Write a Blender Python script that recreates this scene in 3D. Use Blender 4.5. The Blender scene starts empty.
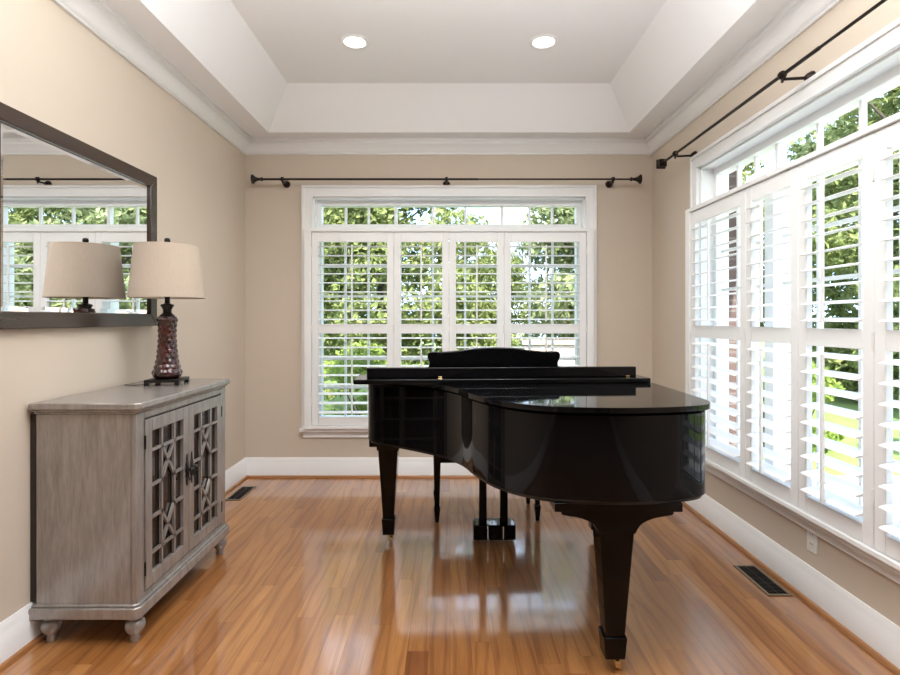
import bpy, bmesh, math, random
import numpy as np
from mathutils import Vector, Matrix

S = bpy.context.scene
COL = S.collection
R = math.radians
random.seed(7)

# ------------------------------------------------------------------ camera, sky, sun, exposure
cd = bpy.data.cameras.new('camera')
cam = bpy.data.objects.new('camera', cd)
COL.objects.link(cam)
cam.location = (0, 0, 1.29)
cam.rotation_euler = (R(90), 0, 0)
cd.sensor_width = 36
cd.lens = 36 * 545 / 900
cd.shift_y = -18.5 / 900
cd.clip_start = 0.05
S.camera = cam

S.view_settings.view_transform = 'Standard'
S.view_settings.look = 'None'
S.view_settings.gamma = 1
S.view_settings.use_curve_mapping = False
S.view_settings.exposure = 0.22
S.cycles.use_denoising = True
S.cycles.max_bounces = 12
S.cycles.diffuse_bounces = 6
S.cycles.transparent_max_bounces = 16
S.cycles.sample_clamp_indirect = 8

W = bpy.data.worlds.new('world')
S.world = W
W.use_nodes = True
wn = W.node_tree.nodes
wl = W.node_tree.links
bg = wn['Background']
SKY_STRENGTH = 4.0
tc = wn.new('ShaderNodeTexCoord')
nz = wn.new('ShaderNodeTexNoise')
nz.inputs['Scale'].default_value = 3.0
nz.inputs['Detail'].default_value = 6
rp = wn.new('ShaderNodeValToRGB')
rp.color_ramp.elements[0].position = 0.42
rp.color_ramp.elements[0].color = (0.40, 0.62, 1.0, 1)
rp.color_ramp.elements[1].position = 0.62
rp.color_ramp.elements[1].color = (0.9, 0.94, 1.0, 1)
wl.new(tc.outputs['Generated'], nz.inputs['Vector'])
wl.new(nz.outputs['Fac'], rp.inputs['Fac'])
wl.new(rp.outputs['Color'], bg.inputs['Color'])
bg.inputs['Strength'].default_value = SKY_STRENGTH


def lamp(name, kind, loc, energy, color=(1, 1, 1), rot=(0, 0, 0), **kw):
    l = bpy.data.lights.new(name, kind)
    l.energy = energy
    l.color = color
    for k, v in kw.items():
        setattr(l, k, v)
    o = bpy.data.objects.new(name, l)
    o.location = loc
    o.rotation_euler = rot
    COL.objects.link(o)
    return o


sun_dir = Vector((0.15, -0.62, 0.77))
sun = lamp('sun', 'SUN', (4, -6, 9), 14.0, (1.0, 0.95, 0.86), angle=R(0.6))
sun.rotation_euler = sun_dir.to_track_quat('Z', 'Y').to_euler()
# added fill lights without fixtures: one brightens the ceiling, one the room
lamp('added_ceiling_fill', 'AREA', (0, 1.45, 2.25), 46, (0.98, 0.985, 1.0), (R(180), 0, 0), shape='RECTANGLE', size=1.6, size_y=0.4)
lamp('added_room_fill', 'AREA', (0, 1.5, 3.0), 54, (0.96, 0.98, 1.0), (0, 0, 0), shape='RECTANGLE', size=2.0, size_y=1.6)

# ------------------------------------------------------------------ materials
def srgb(r, g, b):
    f = lambda c: (c / 255) / 12.92 if c <= 10 else (((c / 255) + 0.055) / 1.055) ** 2.4
    return (f(r), f(g), f(b), 1)


class N:
    """small node-tree writer"""
    def __init__(self, name):
        self.m = bpy.data.materials.new(name)
        self.m.use_nodes = True
        self.t = self.m.node_tree
        self.b = self.t.nodes['Principled BSDF']
        self.out = self.t.nodes['Material Output']

    def n(self, kind, **kw):
        x = self.t.nodes.new('ShaderNode' + kind)
        for k, v in kw.items():
            if hasattr(x, k):
                setattr(x, k, v)
            else:
                self.set(x, k, v)
        return x

    def set(self, x, k, v):
        s = x.inputs[k]
        if isinstance(v, bpy.types.NodeSocket):
            self.t.links.new(v, s)
        else:
            s.default_value = v

    def math(self, op, a, b=0.0):
        x = self.t.nodes.new('ShaderNodeMath')
        x.operation = op
        self.set(x, 0, a)
        self.set(x, 1, b)
        return x.outputs[0]

    def mix(self, f, a, b, mode='MIX'):
        x = self.t.nodes.new('ShaderNodeMix')
        x.data_type = 'RGBA'
        x.blend_type = mode
        self.set(x, 0, f)
        self.set(x, 6, a)
        self.set(x, 7, b)
        return x.outputs[2]

    def ramp(self, f, stops):
        x = self.t.nodes.new('ShaderNodeValToRGB')
        e = x.color_ramp.elements
        while len(e) < len(stops):
            e.new(0.5)
        for i, (p, c) in enumerate(stops):
            e[i].position = p
            e[i].color = c
        self.set(x, 'Fac', f)
        return x.outputs['Color']

    def coord(self, scale=(1, 1, 1)):
        g = self.t.nodes.new('ShaderNodeNewGeometry')
        m = self.t.nodes.new('ShaderNodeMapping')
        m.inputs['Scale'].default_value = scale
        self.t.links.new(g.outputs['Position'], m.inputs['Vector'])
        return m.outputs['Vector']

    def noise(self, scale=(1, 1, 1), s=1.0, detail=4, rough=0.55):
        return self.n('TexNoise', Vector=self.coord(scale), Scale=s, Detail=detail, Roughness=rough).outputs['Fac']

    def bump(self, h, strength=0.2, dist=0.01):
        x = self.n('Bump', Height=h, Strength=strength, Distance=dist)
        self.set(self.b, 'Normal', x.outputs['Normal'])
        return x

    def p(self, **kw):
        for k, v in kw.items():
            self.set(self.b, k.replace('_', ' '), v)
        return self


def plain(name, c, rough=0.5, metal=0.0, **kw):
    a = N(name)
    a.p(Base_Color=c, Roughness=rough, Metallic=metal, **kw)
    return a.m


def paint(name, c, rough=0.6, var=0.04, bump=0.05):
    a = N(name)
    f = a.noise(s=3.0)
    c2 = tuple(x * (1 - var) for x in c[:3]) + (1,)
    a.p(Base_Color=a.mix(f, c, c2), Roughness=rough)
    a.bump(a.noise(s=220, detail=2), bump, 0.002)
    return a.m


M = {}
M['wall'] = paint('beige_wall_paint', (0.60, 0.515, 0.418, 1), 0.75, 0.03)
M['ceiling'] = paint('ceiling_paint', (0.88, 0.88, 0.88, 1), 0.8, 0.02)
M['white'] = paint('white_trim_paint', (0.84, 0.84, 0.83, 1), 0.35, 0.015, 0.01)
M['shutter'] = paint('white_shutter_paint', (0.84, 0.84, 0.83, 1), 0.4, 0.01, 0.0)
M['bronze'] = plain('oil_rubbed_bronze', (0.022, 0.014, 0.010, 1), 0.38, 0.6)
M['plastic'] = plain('white_plastic', (0.78, 0.77, 0.74, 1), 0.35)
M['dark'] = plain('dark_slot', (0.01, 0.01, 0.01, 1), 0.7)
M['chrome'] = plain('chrome', (0.75, 0.72, 0.68, 1), 0.18, 1.0)
M['brass'] = plain('brass', (0.72, 0.52, 0.25, 1), 0.22, 1.0)
M['black'] = N('black_piano_lacquer').p(Base_Color=(0.0035, 0.0035, 0.004, 1), Roughness=0.04, Specular_IOR_Level=0.22).m
M['blacksatin'] = plain('satin_black', (0.006, 0.006, 0.007, 1), 0.3)
M['ivory'] = plain('ivory_key', (0.8, 0.78, 0.72, 1), 0.25)
M['felt'] = plain('bench_leather', (0.008, 0.008, 0.009, 1), 0.45)
M['iron'] = plain('blackened_iron', (0.012, 0.010, 0.009, 1), 0.4, 0.5)
M['mirror'] = plain('mirror_glass', (0.93, 0.94, 0.94, 1), 0.0, 1.0)
M['rubber'] = plain('black_rubber', (0.01, 0.01, 0.01, 1), 0.6)

# mirror frame: dark bronze brown wood, satin
a = N('dark_bronze_frame')
f = a.noise((3, 3, 40), 3.0)
a.p(Base_Color=a.mix(f, (0.030, 0.018, 0.012, 1), (0.050, 0.032, 0.023, 1)), Roughness=0.24, Specular_IOR_Level=0.7)
M['frame'] = a.m

# lamp body: glazed oxblood ceramic
a = N('oxblood_glaze')
f = a.noise(s=22)
a.p(Base_Color=a.ramp(f, [(0.35, (0.014, 0.005, 0.004, 1)), (0.70, (0.075, 0.011, 0.007, 1))]), Roughness=0.12, Coat_Weight=0.8, Coat_Roughness=0.05)
M['glaze'] = a.m

# lamp shade: woven linen
a = N('linen_shade')
w1 = a.n('TexWave', Vector=a.coord(), Scale=160.0, Distortion=1.5, bands_direction='Z').outputs['Fac']
f = a.noise((60, 60, 6), 4.0)
a.p(Base_Color=a.mix(f, (0.44, 0.36, 0.282, 1), (0.52, 0.43, 0.345, 1)), Roughness=0.9)
a.bump(w1, 0.15, 0.001)
M['linen'] = a.m

# cabinet: brushed silver-taupe paint
a = N('silver_taupe_paint')
f = a.noise((9, 9, 1.6), 3.0, 6, 0.65)
g = a.noise((40, 40, 4), 4.0, 3)
c = a.ramp(f, [(0.3, (0.245, 0.22, 0.20, 1)), (0.72, (0.40, 0.37, 0.345, 1))])
c = a.mix(0.25, c, a.ramp(g, [(0.35, (0.24, 0.215, 0.20, 1)), (0.65, (0.43, 0.405, 0.385, 1))]))
a.p(Base_Color=c, Roughness=0.27, Metallic=0.45)
a.bump(g, 0.06, 0.002)
M['taupe'] = a.m
M['gapshade'] = plain('gap_shade_dark', (0.03, 0.022, 0.017, 1), 0.8)  # shade colour for the gap behind the cabinet
M['cabglass'] = plain('smoked_cabinet_glass', (0.018, 0.012, 0.009, 1), 0.06)

# thin clear window glass
a = N('window_glass')
tr = a.n('BsdfTransparent', Color=(0.97, 0.98, 0.98, 1))
gl = a.n('BsdfGlossy', Roughness=0.0)
lw = a.n('LayerWeight', Blend=0.12)
mx = a.n('MixShader')
a.set(mx, 0, a.math('MULTIPLY', lw.outputs['Fresnel'], 0.35))
a.set(mx, 1, tr.outputs[0])
a.set(mx, 2, gl.outputs[0])
a.set(a.out, 'Surface', mx.outputs[0])
M['glass'] = a.m

# lit lens of the ceiling cans
a = N('lit_lens')
a.p(Base_Color=(1, 1, 1, 1), Emission_Color=(1.0, 0.95, 0.86, 1), Emission_Strength=4.0)
M['lens'] = a.m

# oak strip floor, boards run along Y
a = N('oak_strip_floor')
geo = a.n('NewGeometry')
sx = a.n('SeparateXYZ', Vector=geo.outputs['Position'])
X, Y = sx.outputs[0], sx.outputs[1]
BW = 0.083
xr = a.math('DIVIDE', X, BW)
row = a.math('FLOOR', xr)
wr = a.n('TexWhiteNoise', noise_dimensions='1D')
a.set(wr, 'W', row)
yr = a.math('ADD', a.math('DIVIDE', Y, 1.05), a.math('MULTIPLY', wr.outputs['Value'], 13.0))
idx = a.math('FLOOR', yr)
cb = a.n('CombineXYZ', X=row, Y=idx)
wp = a.n('TexWhiteNoise', noise_dimensions='2D', Vector=cb.outputs[0])
pr = wp.outputs['Value']
gv = a.n('CombineXYZ', X=a.math('ADD', a.math('MULTIPLY', X, 9.0), a.math('MULTIPLY', pr, 40.0)),
         Y=a.math('ADD', a.math('MULTIPLY', Y, 2.0), a.math('MULTIPLY', pr, 90.0)))
gn = a.n('TexNoise', Vector=gv.outputs[0], Scale=1.6, Detail=3, Roughness=0.5)
cath = a.n('TexWave', Vector=gv.outputs[0], Scale=0.55, Distortion=9.0, Detail=2.0, wave_type='BANDS', bands_direction='X')
cath.inputs['Detail Scale'].default_value = 0.9
fine = a.n('TexNoise', Vector=a.coord((260, 5, 1)), Scale=1.0, Detail=4)
base = a.ramp(pr, [(0.0, (0.23, 0.078, 0.022, 1)), (0.12, (0.36, 0.145, 0.040, 1)), (0.6, (0.43, 0.186, 0.054, 1)), (1.0, (0.50, 0.228, 0.072, 1))])
grain = a.ramp(cath.outputs['Fac'], [(0.0, (0.62, 0.52, 0.42, 1)), (0.30, (1, 1, 1, 1)), (1.0, (1.04, 1.04, 1.03, 1))])
c = a.mix(0.6, base, grain, 'MULTIPLY')
c = a.mix(0.55, c, a.ramp(gn.outputs['Fac'], [(0.3, (0.7, 0.62, 0.55, 1)), (0.65, (1.1, 1.1, 1.1, 1))]), 'MULTIPLY')
c = a.mix(0.5, c, a.ramp(fine.outputs['Fac'], [(0.35, (0.62, 0.55, 0.5, 1)), (0.6, (1, 1, 1, 1))]), 'MULTIPLY')
fx = a.math('FRACT', xr)
ex = a.math('MINIMUM', fx, a.math('SUBTRACT', 1.0, fx))
fy = a.math('FRACT', yr)
ey = a.math('MULTIPLY', a.math('MINIMUM', fy, a.math('SUBTRACT', 1.0, fy)), 1.05 / BW)
seam = a.math('GREATER_THAN', a.math('MINIMUM', ex, ey), 0.008)
c = a.mix(seam, (0.17, 0.068, 0.024, 1), c)
rg = a.math('ADD', a.math('MULTIPLY', gn.outputs['Fac'], 0.15), 0.36)
a.p(Base_Color=c, Roughness=rg, Coat_Weight=1.0, Coat_IOR=2.3, Coat_Roughness=0.10, Specular_IOR_Level=0.3)
bh = a.math('ADD', a.math('MULTIPLY', cath.outputs['Fac'], 0.35), a.math('MULTIPLY', seam, 0.4))
bh = a.math('ADD', bh, a.math('MULTIPLY', a.noise((5, 2, 1), 4.0, 2), 0.9))
bh = a.math('ADD', bh, a.math('MULTIPLY', pr, 0.3))
a.bump(bh, 0.16, 0.004)
M['floor'] = a.m

a = N('stained_oak_shoe')
f = a.noise((30, 4, 30), 3.0)
a.p(Base_Color=a.mix(f, (0.30, 0.125, 0.042, 1), (0.42, 0.19, 0.07, 1)), Roughness=0.3)
M['shoe'] = a.m
M['regwood'] = plain('register_bronze', (0.20, 0.155, 0.105, 1), 0.4, 0.4)

# outdoors
def leafmat(name, c1, c2, c3):
    a = N(name)
    f = a.noise(s=1.6, detail=5)
    f2 = a.noise(s=14, detail=2)
    c = a.ramp(f, [(0.3, c1), (0.52, c2), (0.75, c3)])
    c = a.mix(0.5, c, a.ramp(f2, [(0.3, c1), (0.7, c3)]))
    d = a.n('BsdfDiffuse', Color=c)
    t = a.n('BsdfTranslucent', Color=c)
    x = a.n('MixShader')
    a.set(x, 0, 0.4)
    a.set(x, 1, d.outputs[0])
    a.set(x, 2, t.outputs[0])
    a.set(a.out, 'Surface', x.outputs[0])
    return a.m


M['leaf'] = leafmat('tree_leaves', (0.045, 0.065, 0.02, 1), (0.22, 0.265, 0.08, 1), (0.48, 0.52, 0.23, 1))
M['leaf2'] = leafmat('shrub_leaves', (0.10, 0.16, 0.03, 1), (0.24, 0.33, 0.07, 1), (0.40, 0.48, 0.15, 1))
M['leaf3'] = leafmat('pale_leaves', (0.08, 0.11, 0.04, 1), (0.24, 0.29, 0.12, 1), (0.50, 0.53, 0.30, 1))
a = N('tree_bark')
f = a.noise((8, 8, 1.5), 5.0)
a.p(Base_Color=a.mix(f, (0.05, 0.036, 0.026, 1), (0.14, 0.11, 0.085, 1)), Roughness=0.9)
M['bark'] = a.m
a = N('lawn_grass')
f = a.noise(s=6)
a.p(Base_Color=a.mix(f, (0.10, 0.17, 0.035, 1), (0.22, 0.30, 0.08, 1)), Roughness=0.95)
M['lawn'] = a.m
M['concrete'] = paint('patio_concrete', (0.42, 0.41, 0.39, 1), 0.9, 0.2)


def brickmat(name, c1, c2, mortar):
    a = N(name)
    g = a.n('NewGeometry')
    s = a.n('SeparateXYZ', Vector=g.outputs['Position'])
    u = a.math('ADD', s.outputs[0], s.outputs[1])
    v = a.n('CombineXYZ', X=u, Y=s.outputs[2])
    b = a.n('TexBrick', Vector=v.outputs[0], Color1=c1, Color2=c2, Mortar=mortar, Scale=1.0)
    b.inputs['Brick Width'].default_value = 0.22
    b.inputs['Row Height'].default_value = 0.075
    b.inputs['Mortar Size'].default_value = 0.008
    a.p(Base_Color=b.outputs['Color'], Roughness=0.9)
    return a.m


M['brick'] = brickmat('red_brick', (0.105, 0.066, 0.056, 1), (0.08, 0.052, 0.045, 1), (0.14, 0.115, 0.105, 1))
M['pinkbrick'] = brickmat('pale_brick', (0.45, 0.33, 0.28, 1), (0.38, 0.26, 0.22, 1), (0.5, 0.45, 0.41, 1))


# ------------------------------------------------------------------ geometry helpers
class MB:
    def __init__(self):
        self.b = bmesh.new()

    def box(self, p, q):
        x0, x1 = sorted((p[0], q[0]))
        y0, y1 = sorted((p[1], q[1]))
        z0, z1 = sorted((p[2], q[2]))
        v = [self.b.verts.new(c) for c in ((x0, y0, z0), (x1, y0, z0), (x1, y1, z0), (x0, y1, z0), (x0, y0, z1), (x1, y0, z1), (x1, y1, z1), (x0, y1, z1))]
        for f in ((3, 2, 1, 0), (4, 5, 6, 7), (0, 1, 5, 4), (1, 2, 6, 5), (2, 3, 7, 6), (3, 0, 4, 7)):
            self.b.faces.new([v[i] for i in f])
        return self

    def rings(self, rings, cap=True):
        vs = [[self.b.verts.new(p) for p in r] for r in rings]
        n = len(vs[0])
        for A, B in zip(vs, vs[1:]):
            for i in range(n):
                self.b.faces.new((A[i], A[(i + 1) % n], B[(i + 1) % n], B[i]))
        if cap:
            self.b.faces.new(vs[0][::-1])
            self.b.faces.new(vs[-1])
        return self

    def prism(self, pts, z0, z1):
        """plan outline, counter-clockwise"""
        return self.rings([[(x, y, z0) for x, y in pts], [(x, y, z1) for x, y in pts]])

    def extrude(self, pts3, vec):
        vec = Vector(vec)
        r0 = [Vector(p) for p in pts3]
        return self.rings([r0, [p + vec for p in r0]])

    def tube(self, p, q, r, r2=None, n=12):
        p, q = Vector(p), Vector(q)
        d = (q - p).normalized()
        u = d.orthogonal().normalized()
        w = d.cross(u)
        r2 = r if r2 is None else r2
        f = lambda c, rr: [c + (u * math.cos(t) + w * math.sin(t)) * rr for t in [2 * math.pi * i / n for i in range(n)]]
        return self.rings([f(p, r), f(q, r2)])

    def lathe(self, prof, base=(0, 0, 0), axis=(0, 0, 1), n=24):
        """prof: (radius, height) from bottom to top"""
        c = Vector(base)
        d = Vector(axis).normalized()
        u = d.orthogonal().normalized()
        w = d.cross(u)
        rr = []
        for r, h in prof:
            r = max(r, 1e-4)
            rr.append([c + d * h + (u * math.cos(t) + w * math.sin(t)) * r for t in [2 * math.pi * i / n for i in range(n)]])
        return self.rings(rr)

    def frustum(self, c0, w0, d0, c1, w1, d1):
        f = lambda c, w, d: [(c[0] - w / 2, c[1] - d / 2, c[2]), (c[0] + w / 2, c[1] - d / 2, c[2]), (c[0] + w / 2, c[1] + d / 2, c[2]), (c[0] - w / 2, c[1] + d / 2, c[2])]
        return self.rings([f(c0, w0, d0), f(c1, w1, d1)])

    def path(self, pts, r, n=8):
        for p, q in zip(pts, pts[1:]):
            self.tube(p, q, r, n=n)
        return self

    def rotate(self, ang, axis, cent, verts=None):
        bmesh.ops.rotate(self.b, verts=verts or self.b.verts, cent=cent, matrix=Matrix.Rotation(ang, 3, axis))
        return self


ORIGIN = {}


def origin(o):
    return ORIGIN.get(o.name, Vector((0, 0, 0))) if o else Vector((0, 0, 0))


def obj(name, mb, m, parent=None, bevel=0.0, smooth=None, loc=None, seg=2):
    """links ONE mesh object; coordinates in mb are world ones (or the parent thing's own when it is local)"""
    me = bpy.data.meshes.new(name)
    bmesh.ops.recalc_face_normals(mb.b, faces=mb.b.faces)
    off = origin(parent) if parent else Vector(loc or (0, 0, 0))
    if off.length:
        bmesh.ops.translate(mb.b, verts=mb.b.verts, vec=-off)
    mb.b.to_mesh(me)
    mb.b.free()
    me.materials.append(m)
    o = bpy.data.objects.new(name, me)
    COL.objects.link(o)
    if parent:
        o.parent = parent
        ORIGIN[o.name] = off
    elif loc:
        o.location = loc
        ORIGIN[o.name] = off
    if smooth is not None:
        me.shade_smooth()
        me.set_sharp_from_angle(angle=R(smooth))
    if bevel:
        bv = o.modifiers.new('bevel', 'BEVEL')
        bv.width = bevel
        bv.segments = seg
        bv.limit_method = 'ANGLE'
        bv.angle_limit = R(40)
        bv.harden_normals = False
        if smooth is None:
            me.shade_smooth()
            me.set_sharp_from_angle(angle=R(35))
    return o


def tag(o, label, cat, group=None):
    o['label'] = label
    o['category'] = cat
    if group:
        o['group'] = group
    return o


def thing(name, label, cat, loc=(0, 0, 0), group=None, rotz=0.0, local=False):
    o = bpy.data.objects.new(name, None)
    o.empty_display_size = 0.1
    o.location = loc
    o.rotation_euler = (0, 0, rotz)
    COL.objects.link(o)
    ORIGIN[o.name] = Vector((0, 0, 0)) if local else Vector(loc)
    return tag(o, label, cat, group)


def struct(name, mb, m, parent=None, **kw):
    o = obj(name, mb, m, parent, **kw)
    if not parent:
        o['kind'] = 'structure'
    return o


def smooth_curve(pts, k=8):
    out = []
    P = [Vector(p) for p in pts]
    for i in range(len(P) - 1):
        a0 = P[max(i - 1, 0)]
        b0, c0 = P[i], P[i + 1]
        d0 = P[min(i + 2, len(P) - 1)]
        for j in range(k):
            t = j / k
            out.append(0.5 * ((2 * b0) + (c0 - a0) * t + (2 * a0 - 5 * b0 + 4 * c0 - d0) * t * t + (3 * b0 - a0 - 3 * c0 + d0) * t ** 3))
    out.append(P[-1])
    return [tuple(p) for p in out]


# ------------------------------------------------------------------ room shell
XL, XR, YB, YF = -1.673, 1.650, 4.45, -5.0
ZC, ZT = 2.74, 3.03
WT = 0.18                                     # wall thickness
BW_C, RW_C = -0.008, 2.486                    # window centres (x on the back wall, y on the right wall)
OH, OZ0, OZ1 = 1.11, 0.405, 2.285             # window opening: half width, bottom, top

struct('floor', MB().box((XL - WT, YF - WT, -0.06), (XR + WT, YB + WT, 0)), M['floor'])
struct('wall_left', MB().box((XL - WT, YF, 0), (XL, YB, ZC)), M['wall'])
wb = MB()
wb.box((XL - WT, YB, 0), (BW_C - OH, YB + WT, ZC)).box((BW_C + OH, YB, 0), (XR + WT, YB + WT, ZC))
wb.box((BW_C - OH, YB, 0), (BW_C + OH, YB + WT, OZ0 - 0.02)).box((BW_C - OH, YB, OZ1), (BW_C + OH, YB + WT, ZC))
struct('wall_back', wb, M['wall'])
wr_ = MB()
wr_.box((XR, YF, 0), (XR + WT, RW_C - OH, ZC)).box((XR, RW_C + OH, 0), (XR + WT, YB, ZC))
wr_.box((XR, RW_C - OH, 0), (XR + WT, RW_C + OH, OZ0 - 0.02)).box((XR, RW_C - OH, OZ1), (XR + WT, RW_C + OH, ZC))
struct('wall_right', wr_, M['wall'])
struct('wall_front', MB().box((XL - WT, YF - WT, 0), (XR + WT, YF, ZC)), M['wall'])

# tray ceiling: soffit ring, sloped sides, raised field; flat slab over the space behind
TX0, TX1, TY0, TY1 = -1.411, 1.395, -0.15, 4.235
SL = 0.212
cb_ = MB()
lo = [(TX0, TY0, ZC), (TX1, TY0, ZC), (TX1, TY1, ZC), (TX0, TY1, ZC)]
up = [(TX0 + SL, TY0 + SL, ZT), (TX1 - SL, TY0 + SL, ZT), (TX1 - SL, TY1 - SL, ZT), (TX0 + SL, TY1 - SL, ZT)]
outr = [(XL - WT, YF - WT, ZC), (XR + WT, YF - WT, ZC), (XR + WT, YB + WT, ZC), (XL - WT, YB + WT, ZC)]
vo = [cb_.b.verts.new(p) for p in outr]
vl = [cb_.b.verts.new(p) for p in lo]
vu = [cb_.b.verts.new(p) for p in up]
vt = [cb_.b.verts.new((p[0], p[1], ZT + 0.12)) for p in outr]
for i in range(4):
    j = (i + 1) % 4
    cb_.b.faces.new((vo[i], vo[j], vl[j], vl[i]))
    cb_.b.faces.new((vl[i], vl[j], vu[j], vu[i]))
    cb_.b.faces.new((vo[i], vt[i], vt[j], vo[j]))
cb_.b.faces.new(vu)
cb_.b.faces.new(vt)
struct('ceiling', cb_, M['ceiling'])

# crown moulding, mitred
CROWN = [(0, 2.629), (0.014, 2.629), (0.014, 2.643), (0.022, 2.648), (0.03, 2.662), (0.045, 2.682), (0.062, 2.696), (0.07, 2.702), (0.072, 2.714), (0.09, 2.718), (0.09, 2.74), (0, 2.74)]


def runs(prof):
    """the same profile along the back, left and right walls with mitred corners"""
    e = 0.0
    bk = MB().rings([[(XL + p, YB - p, z) for p, z in prof], [(XR - p, YB - p, z) for p, z in prof]])
    lf = MB().rings([[(XL + p, YF, z) for p, z in prof], [(XL + p, YB - p, z) for p, z in prof]])
    rt = MB().rings([[(XR - p, YF, z) for p, z in prof], [(XR - p, YB - p, z) for p, z in prof]])
    return bk, lf, rt


for nm, b in zip(('trim_1', 'trim_2', 'trim_3'), runs(CROWN)):
    struct(nm, b, M['white'], smooth=50)
BASE = [(0, 0), (0.018, 0), (0.018, 0.125), (0.014, 0.131), (0.014, 0.140), (0.009, 0.152), (0.006, 0.160), (0, 0.160)]
for nm, b in zip(('baseboard_back', 'baseboard_left', 'baseboard_right'), runs(BASE)):
    struct(nm, b, M['white'], smooth=40)
SHOE = [(0.018, 0), (0.036, 0), (0.0348, 0.007), (0.031, 0.013), (0.025, 0.017), (0.018, 0.018)]
for nm, b in zip(('trim_4', 'trim_5', 'trim_6'), runs(SHOE)):
    struct(nm, b, M['shoe'], smooth=60)


# ------------------------------------------------------------------ windows and their shutters
def on_back(a, d, z):
    return (BW_C + a, YB + d, z)


def on_right(a, d, z):
    return (XR + d, RW_C - a, z)


def make_window(n, mp):
    """a runs left to right as seen from the room, d runs outwards from the wall face"""
    root = bpy.data.objects.new('window_%d' % n, None)
    root.location = mp(0, 0, OZ0)
    root['kind'] = 'structure'
    COL.objects.link(root)
    ORIGIN[root.name] = Vector(root.location)
    bx = lambda m, a0, d0, z0, a1, d1, z1: m.box(mp(a0, d0, z0), mp(a1, d1, z1))
    cs = MB()
    zt = 2.378
    for s in (-1, 1):
        bx(cs, s * OH, -0.02, OZ0, s * 1.198, 0, zt)
        bx(cs, s * 1.176, -0.03, OZ0, s * 1.198, -0.02, zt)
        bx(cs, s * OH, -0.026, OZ0, s * (OH + 0.012), -0.02, OZ1 + 0.012)
    bx(cs, -OH, -0.02, OZ1, OH, 0, zt)
    bx(cs, -1.176, -0.03, zt - 0.022, 1.176, -0.02, zt)
    bx(cs, -OH, -0.026, OZ1, OH, -0.02, OZ1 + 0.012)
    struct('casing', cs, M['white'], root, bevel=0.002)
    st = MB()
    bx(st, -1.21, -0.055, OZ0 - 0.028, 1.21, 0.0, OZ0)
    bx(st, -OH, 0.0, OZ0 - 0.02, OH, WT, OZ0)
    struct('stool', st, M['white'], root, bevel=0.006)
    ap = MB()
    bx(ap, -1.19, -0.018, OZ0 - 0.08, 1.19, 0, OZ0 - 0.028)
    bx(ap, -1.19, -0.026, OZ0 - 0.05, 1.19, -0.018, OZ0 - 0.028)
    struct('apron', ap, M['white'], root, bevel=0.003)
    jb = MB()
    for s in (-1, 1):
        bx(jb, s * (OH - 0.012), 0, OZ0, s * OH, WT, OZ1)
    bx(jb, -OH, 0, OZ1 - 0.012, OH, WT, OZ1)
    struct('jamb', jb, M['white'], root)
    fr = MB()                                           # sash frames, mullions, transom bar
    d0, d1 = 0.085, 0.165
    for s in (-1, 1):
        bx(fr, s * 1.062, d0, OZ0, s * 1.098, d1, OZ1 - 0.012)
        bx(fr, s * 0.405, d0 - 0.02, OZ0, s * 0.485, d1 + 0.02, 1.975)
        bx(fr, s * 0.432, d0 + 0.02, 2.078, s * 0.458, d1 - 0.01, 2.232)
    bx(fr, -1.062, d0, 2.232, 1.062, d1, OZ1 - 0.012)
    bx(fr, -1.062, d0, 1.975, 1.062, d1, 2.078)
    bx(fr, -1.062, d0, OZ0, 1.062, d1, 0.475)
    bx(fr, -1.062, d0 + 0.01, 1.195, 1.062, d1 - 0.01, 1.235)
    struct('sash_frame', fr, M['white'], root)
    mu = MB()
    g0, g1 = 0.118, 0.142
    for x0, x1 in ((-1.062, -0.485), (-0.405, 0.405), (0.485, 1.062)):
        for k in (1, 2):
            x = x0 + (x1 - x0) * k / 3
            bx(mu, x - 0.009, g0, 0.475, x + 0.009, g1, 1.975)
        for z in (0.715, 0.955, 1.48, 1.73):
            bx(mu, x0, g0 + 0.002, z - 0.009, x1, g1 - 0.002, z + 0.009)
    for x in (-0.866, -0.674, -0.137, 0.137, 0.674, 0.866):
        bx(mu, x - 0.009, g0, 2.078, x + 0.009, g1, 2.232)
    struct('muntins', mu, M['white'], root)
    gp = MB()
    for x0, x1 in ((-1.062, -0.485), (-0.405, 0.405), (0.485, 1.062)):
        for z0, z1 in ((0.475, 1.195), (1.235, 1.975), (2.078, 2.232)):
            v = [gp.b.verts.new(mp(p, 0.13, q)) for p, q in ((x0, z0), (x1, z0), (x1, z1), (x0, z1))]
            gp.b.faces.new(v)
    struct('glass', gp, M['glass'], root)
    sf = MB()                                           # frame that carries the shutters
    SF = 1.165
    for s in (-1, 1):
        bx(sf, s * 1.108, -0.075, OZ0, s * SF, -0.02, 2.017)
    bx(sf, -1.108, -0.075, 1.992, 1.108, -0.02, 2.017)
    bx(sf, -1.108, -0.075, OZ0, 1.108, -0.02, OZ0 + 0.022)
    struct('shutter_frame', sf, M['shutter'], root, bevel=0.003)
    return root


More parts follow.
